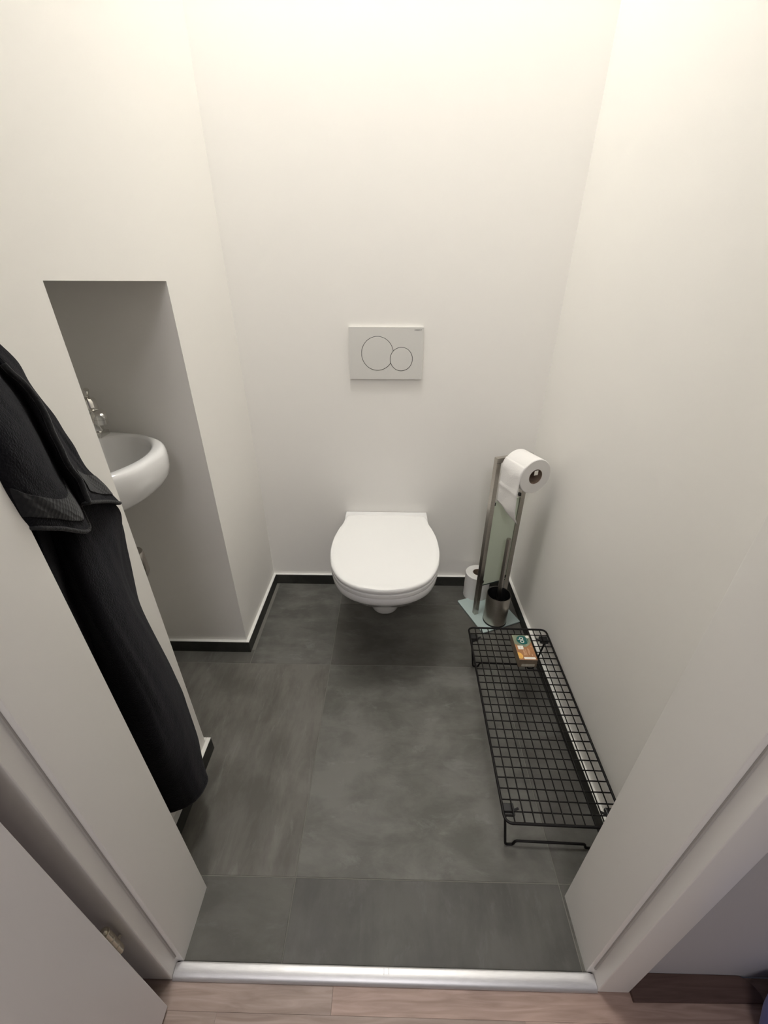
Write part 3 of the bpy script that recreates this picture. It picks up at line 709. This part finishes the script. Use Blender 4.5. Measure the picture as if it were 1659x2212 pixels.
tp = tag(empty('tap', (-0.247, -0.443, ZS)), 'chrome mixer tap at the far corner of the niche hand basin', 'tap')
bm = bmesh.new(); add_box(bm, (-.019, -.019, 0.0), (.019, .019, .014), .002); link('foot', bm, M['chrome'], tp)
bm = bmesh.new(); add_lathe(bm, [(0, .014), (.016, .014), (.017, .018), (.017, .030), (0, .030)], 28); smooth_by_angle(link('collar', bm, M['chrome'], tp))
bm = bmesh.new(); add_lathe(bm, [(0, .030), (.0145, .030), (.0145, .060), (.019, .066), (.020, .072), (.020, .092), (.017, .098), (0, .100)], 32); smooth_by_angle(link('body', bm, M['chrome'], tp), 40)
d = Vector((0.85, -0.50, 0)).normalized()
bm = bmesh.new(); add_tube(bm, [Vector((0, 0, .050)), d * .02 + Vector((0, 0, .056)), d * .036 + Vector((0, 0, .060))], [.013, .014, .0150], 20)
smooth_by_angle(link('spout', bm, M['chrome'], tp), 50)
bm = bmesh.new(); add_lathe(bm, [(0, .004), (.013, .003), (.0165, 0), (.0175, -.004), (.0175, -.012), (.0165, -.0125), (.0165, -.0135), (.0175, -.014), (.0175, -.026), (.0155, -.028), (.012, -.026), (0, -.025)], 32, d * .040 + Vector((0, 0, .068)), (0.25, -0.15, 1))
smooth_by_angle(link('aerator', bm, M['chrome'], tp), 35)
bm = bmesh.new(); add_tube(bm, [Vector((0, 0, .095)), Vector((.004, -.003, .100)) , Vector((.017, -.012, .122))], [.008, .0070, .0060], 14)
smooth_by_angle(link('lever', bm, M['chrome'], tp), 50)

# ================================================================== TOWEL ON THE LEFT WALL
TOWEL_FRONT_MM = [[(12,-910,1123),(12,-901,1098),(12,-891,1074),(12,-882,1050),(12,-874,1025),(12,-866,1000),(12,-860,975),(12,-855,949),(12,-850,924),(11,-838,901),(10,-826,878),(9,-813,855),(8,-801,832)],
 [(35,-934,1125),(41,-925,1102),(45,-925,1077),(47,-919,1053),(50,-912,1029),(51,-907,1005),(51,-900,981),(47,-892,957),(44,-882,935),(42,-868,914),(40,-854,893),(38,-842,871),(37,-830,849)],
 [(55,-962,1120),(62,-958,1101),(64,-954,1080),(65,-949,1059),(65,-943,1039),(66,-937,1018),(66,-934,998),(66,-930,977),(64,-922,957),(62,-914,937),(61,-905,918),(60,-895,899),(59,-884,881)],
 [(60,-972,1116),(66,-970,1100),(72,-964,1085),(76,-961,1070),(79,-961,1053),(82,-963,1037),(84,-965,1020),(85,-965,1003),(86,-965,987),(87,-962,970),(88,-958,954),(90,-960,938),(93,-963,921)],
 [(52,-970,1109),(50,-961,1093),(50,-953,1077),(50,-948,1061),(50,-946,1043),(50,-945,1026),(50,-944,1008),(51,-944,990),(52,-943,973),(53,-943,955),(55,-942,938),(60,-944,921),(67,-949,906)],
 [(75,-1003,1107),(85,-1014,1094),(94,-1021,1080),(98,-1020,1061),(99,-1016,1041),(100,-1014,1022),(100,-1012,1002),(100,-1010,982),(100,-1008,963),(99,-1000,944),(98,-993,926),(96,-988,907),(95,-983,888)],
 [(80,-1028,1107),(90,-1041,1099),(101,-1053,1092),(110,-1063,1082),(116,-1068,1066),(119,-1069,1049),(120,-1068,1031),(120,-1067,1013),(120,-1067,995),(119,-1062,978),(117,-1055,962),(114,-1049,945),(113,-1043,928)],
 [(50,-1018,1095),(59,-1030,1089),(69,-1042,1083),(78,-1054,1077),(87,-1065,1070),(94,-1074,1059),(101,-1081,1046),(105,-1083,1031),(108,-1084,1015),(110,-1084,999),(110,-1083,983),(110,-1082,966),(109,-1079,951)],
 [(12,-997,1080),(20,-1008,1073),(28,-1019,1065),(36,-1030,1058),(43,-1039,1047),(48,-1046,1034),(50,-1051,1020),(50,-1054,1005),(50,-1055,989),(50,-1054,974),(50,-1053,958),(50,-1051,943),(50,-1047,928)]]
TOWEL_BACK_MM = [[(6,-842,896),(6,-825,859),(6,-807,822),(6,-803,784),(6,-811,743),(6,-818,703),(6,-826,663),(6,-833,623),(6,-833,582),(6,-828,541),(6,-824,501),(6,-820,460),(6,-816,419),(6,-815,378),(6,-814,337),(6,-814,296),(6,-814,255),(6,-814,214),(6,-822,175),(6,-843,142)],
 [(30,-871,910),(32,-853,872),(34,-836,833),(36,-853,798),(36,-870,759),(39,-881,718),(42,-883,675),(45,-882,633),(47,-879,590),(48,-876,548),(49,-872,505),(50,-868,462),(51,-866,420),(53,-865,377),(54,-868,335),(56,-872,292),(59,-877,250),(61,-882,207),(66,-896,168),(74,-911,130)],
 [(45,-911,929),(58,-929,894),(67,-932,854),(72,-933,813),(74,-936,771),(78,-942,730),(81,-944,688),(83,-942,647),(85,-940,605),(86,-938,563),(87,-937,521),(88,-937,479),(89,-939,437),(90,-942,396),(91,-949,354),(91,-954,313),(90,-957,271),(87,-958,229),(84,-959,187),(81,-960,145)],
 [(50,-940,943),(65,-966,912),(82,-986,878),(91,-998,839),(97,-1003,796),(100,-1005,754),(102,-1005,711),(103,-1004,668),(104,-1003,625),(104,-1003,582),(104,-1003,539),(103,-1005,497),(101,-1006,454),(99,-1007,411),(95,-1005,368),(88,-1000,326),(82,-996,284),(76,-994,242),(71,-991,199),(66,-988,157)],
 [(50,-965,955),(61,-985,918),(75,-1004,882),(86,-1018,843),(91,-1026,801),(94,-1029,758),(96,-1031,715),(96,-1030,672),(95,-1028,629),(94,-1027,586),(92,-1027,543),(90,-1027,500),(86,-1027,457),(83,-1027,415),(75,-1023,373),(66,-1017,331),(58,-1012,289),(53,-1009,246),(48,-1005,204),(43,-1001,161)],
 [(45,-977,960),(50,-992,919),(52,-1001,877),(53,-1007,834),(54,-1013,791),(54,-1012,748),(54,-1013,705),(54,-1022,662),(53,-1029,620),(51,-1033,577),(49,-1035,533),(47,-1035,490),(43,-1032,447),(39,-1029,404),(37,-1023,361),(35,-1017,318),(33,-1011,275),(31,-1005,233),(29,-1000,190),(24,-1000,147)],
 [(70,-1020,980),(81,-1042,943),(89,-1058,902),(93,-1067,858),(94,-1072,814),(92,-1073,769),(90,-1073,725),(87,-1076,680),(83,-1079,635),(79,-1080,591),(76,-1075,547),(74,-1069,502),(71,-1062,458),(69,-1055,414),(66,-1048,370),(63,-1044,325),(60,-1043,281),(57,-1041,236),(54,-1039,191),(48,-1036,147)],
 [(20,-992,967),(20,-1007,926),(20,-1015,883),(20,-1022,840),(20,-1026,797),(20,-1031,754),(20,-1036,711),(20,-1040,667),(20,-1046,624),(20,-1050,581),(20,-1053,538),(19,-1054,494),(18,-1054,451),(17,-1055,407),(15,-1055,364),(14,-1055,320),(14,-1055,277),(13,-1055,234),(11,-1055,190),(9,-1055,147)]]

def cr(p0, p1, p2, p3, t):
    return 0.5 * ((2 * p1) + (-p0 + p2) * t + (2 * p0 - 5 * p1 + 4 * p2 - p3) * t * t + (-p0 + 3 * p1 - 3 * p2 + p3) * t ** 3)
def resample(A, n):
    """Catmull-Rom along axis 0"""
    N = A.shape[0]; out = []
    for i in range(n):
        s = i / (n - 1) * (N - 1); k = min(int(s), N - 2); t = s - k
        out.append(cr(A[max(k - 1, 0)], A[k], A[k + 1], A[min(k + 2, N - 1)], t))
    return np.array(out)
def cloth(data, nc, nr, wr, seed, off=0.0):
    A = np.array(data, float) / 1000.0            # columns x rows x 3
    A = resample(A, nc); A = np.swapaxes(resample(np.swapaxes(A, 0, 1), nr), 0, 1)
    rng = np.random.RandomState(seed)
    u = np.linspace(0, 1, nc)[:, None]; v = np.linspace(0, 1, nr)[None, :]
    wv = np.zeros((nc, nr))
    for k in range(7):
        fu, fv = rng.uniform(3, 16), rng.uniform(1, 7); wv += rng.uniform(.3, 1) * np.sin(2 * np.pi * (fu * u + fv * v * .6) + rng.uniform(0, 6.28)) / 7
    edge = np.minimum(1, np.minimum(u, 1 - u) * 10)
    A[..., 0] = np.maximum(A[..., 0] + wv * wr * edge, 0.0035) + off
    return A
def cloth_obj(name, A, m, par, thick):
    bm = bmesh.new(); nc, nr = A.shape[:2]
    V = [[bm.verts.new(A[i, j]) for j in range(nr)] for i in range(nc)]
    for i in range(nc - 1):
        for j in range(nr - 1): bm.faces.new((V[i][j], V[i + 1][j], V[i + 1][j + 1], V[i][j + 1]))
    bmesh.ops.recalc_face_normals(bm, faces=bm.faces[:])
    o = link(name, bm, m, par, True)
    sm = o.modifiers.new('thickness', 'SOLIDIFY'); sm.thickness = thick; sm.offset = 0
    sb = o.modifiers.new('smooth', 'SUBSURF'); sb.levels = 1; sb.render_levels = 1
    return o
tw = tag(empty('bath_towel', (0.0, 0.0, 0.0)), 'long black terry bath towel hanging on the left wall beside the niche', 'towel')
B_ = cloth(TOWEL_BACK_MM, 90, 130, 0.0030, 3)
bl_ = cloth_obj('back_layer', B_, M['towel'], tw, 0.004)
F_ = cloth(TOWEL_FRONT_MM, 100, 90, 0.0016, 8)
fl_ = cloth_obj('front_layer', F_, M['towel'], tw, 0.004)
# flat woven hem at the lower edge of the front layer, and its piped edges
def edge_piping(name, P, r, par):
    o = link(name, add_tube(bmesh.new(), [Vector(p) for p in P], r, 8), M['towelhem'], par, True); return o
edge_piping('hem', F_[:, -1] + np.array([0.0012, 0, 0]), 0.0030, fl_)
ridge = int(round(3 / 8 * 99)); edge_piping('side_piping', F_[ridge, 4:] + np.array([0.0022, 0.0, 0]), 0.0036, fl_)
for c0, c1 in ((6, 34), (52, 94)):
    P = F_[c0:c1, 64:82].copy(); P[..., 0] += 0.0034
    cloth_obj('woven_border', P, M['dobby'], fl_, 0.0012)
edge_piping('bottom_hem', B_[:, -1], 0.0030, bl_)
hk = tag(empty('towel_hook', (0, -0.972, 1.104)), 'wall hook holding up the black towel, hidden behind its top', 'hook')
bm = bmesh.new(); add_lathe(bm, [(0, .0004), (.016, .0004), (.017, .002), (.017, .005), (.015, .006), (0, .006)], 28, (0, 0, 0), (1, 0, 0)); smooth_by_angle(link('wall_rose', bm, M['chrome'], hk), 40)
bm = bmesh.new(); add_tube(bm, arc_path([(.006, 0, 0), (.040, 0, -.004), (.048, 0, .018)], .012, 5), .005, 12); smooth_by_angle(link('peg', bm, M['chrome'], hk), 50)
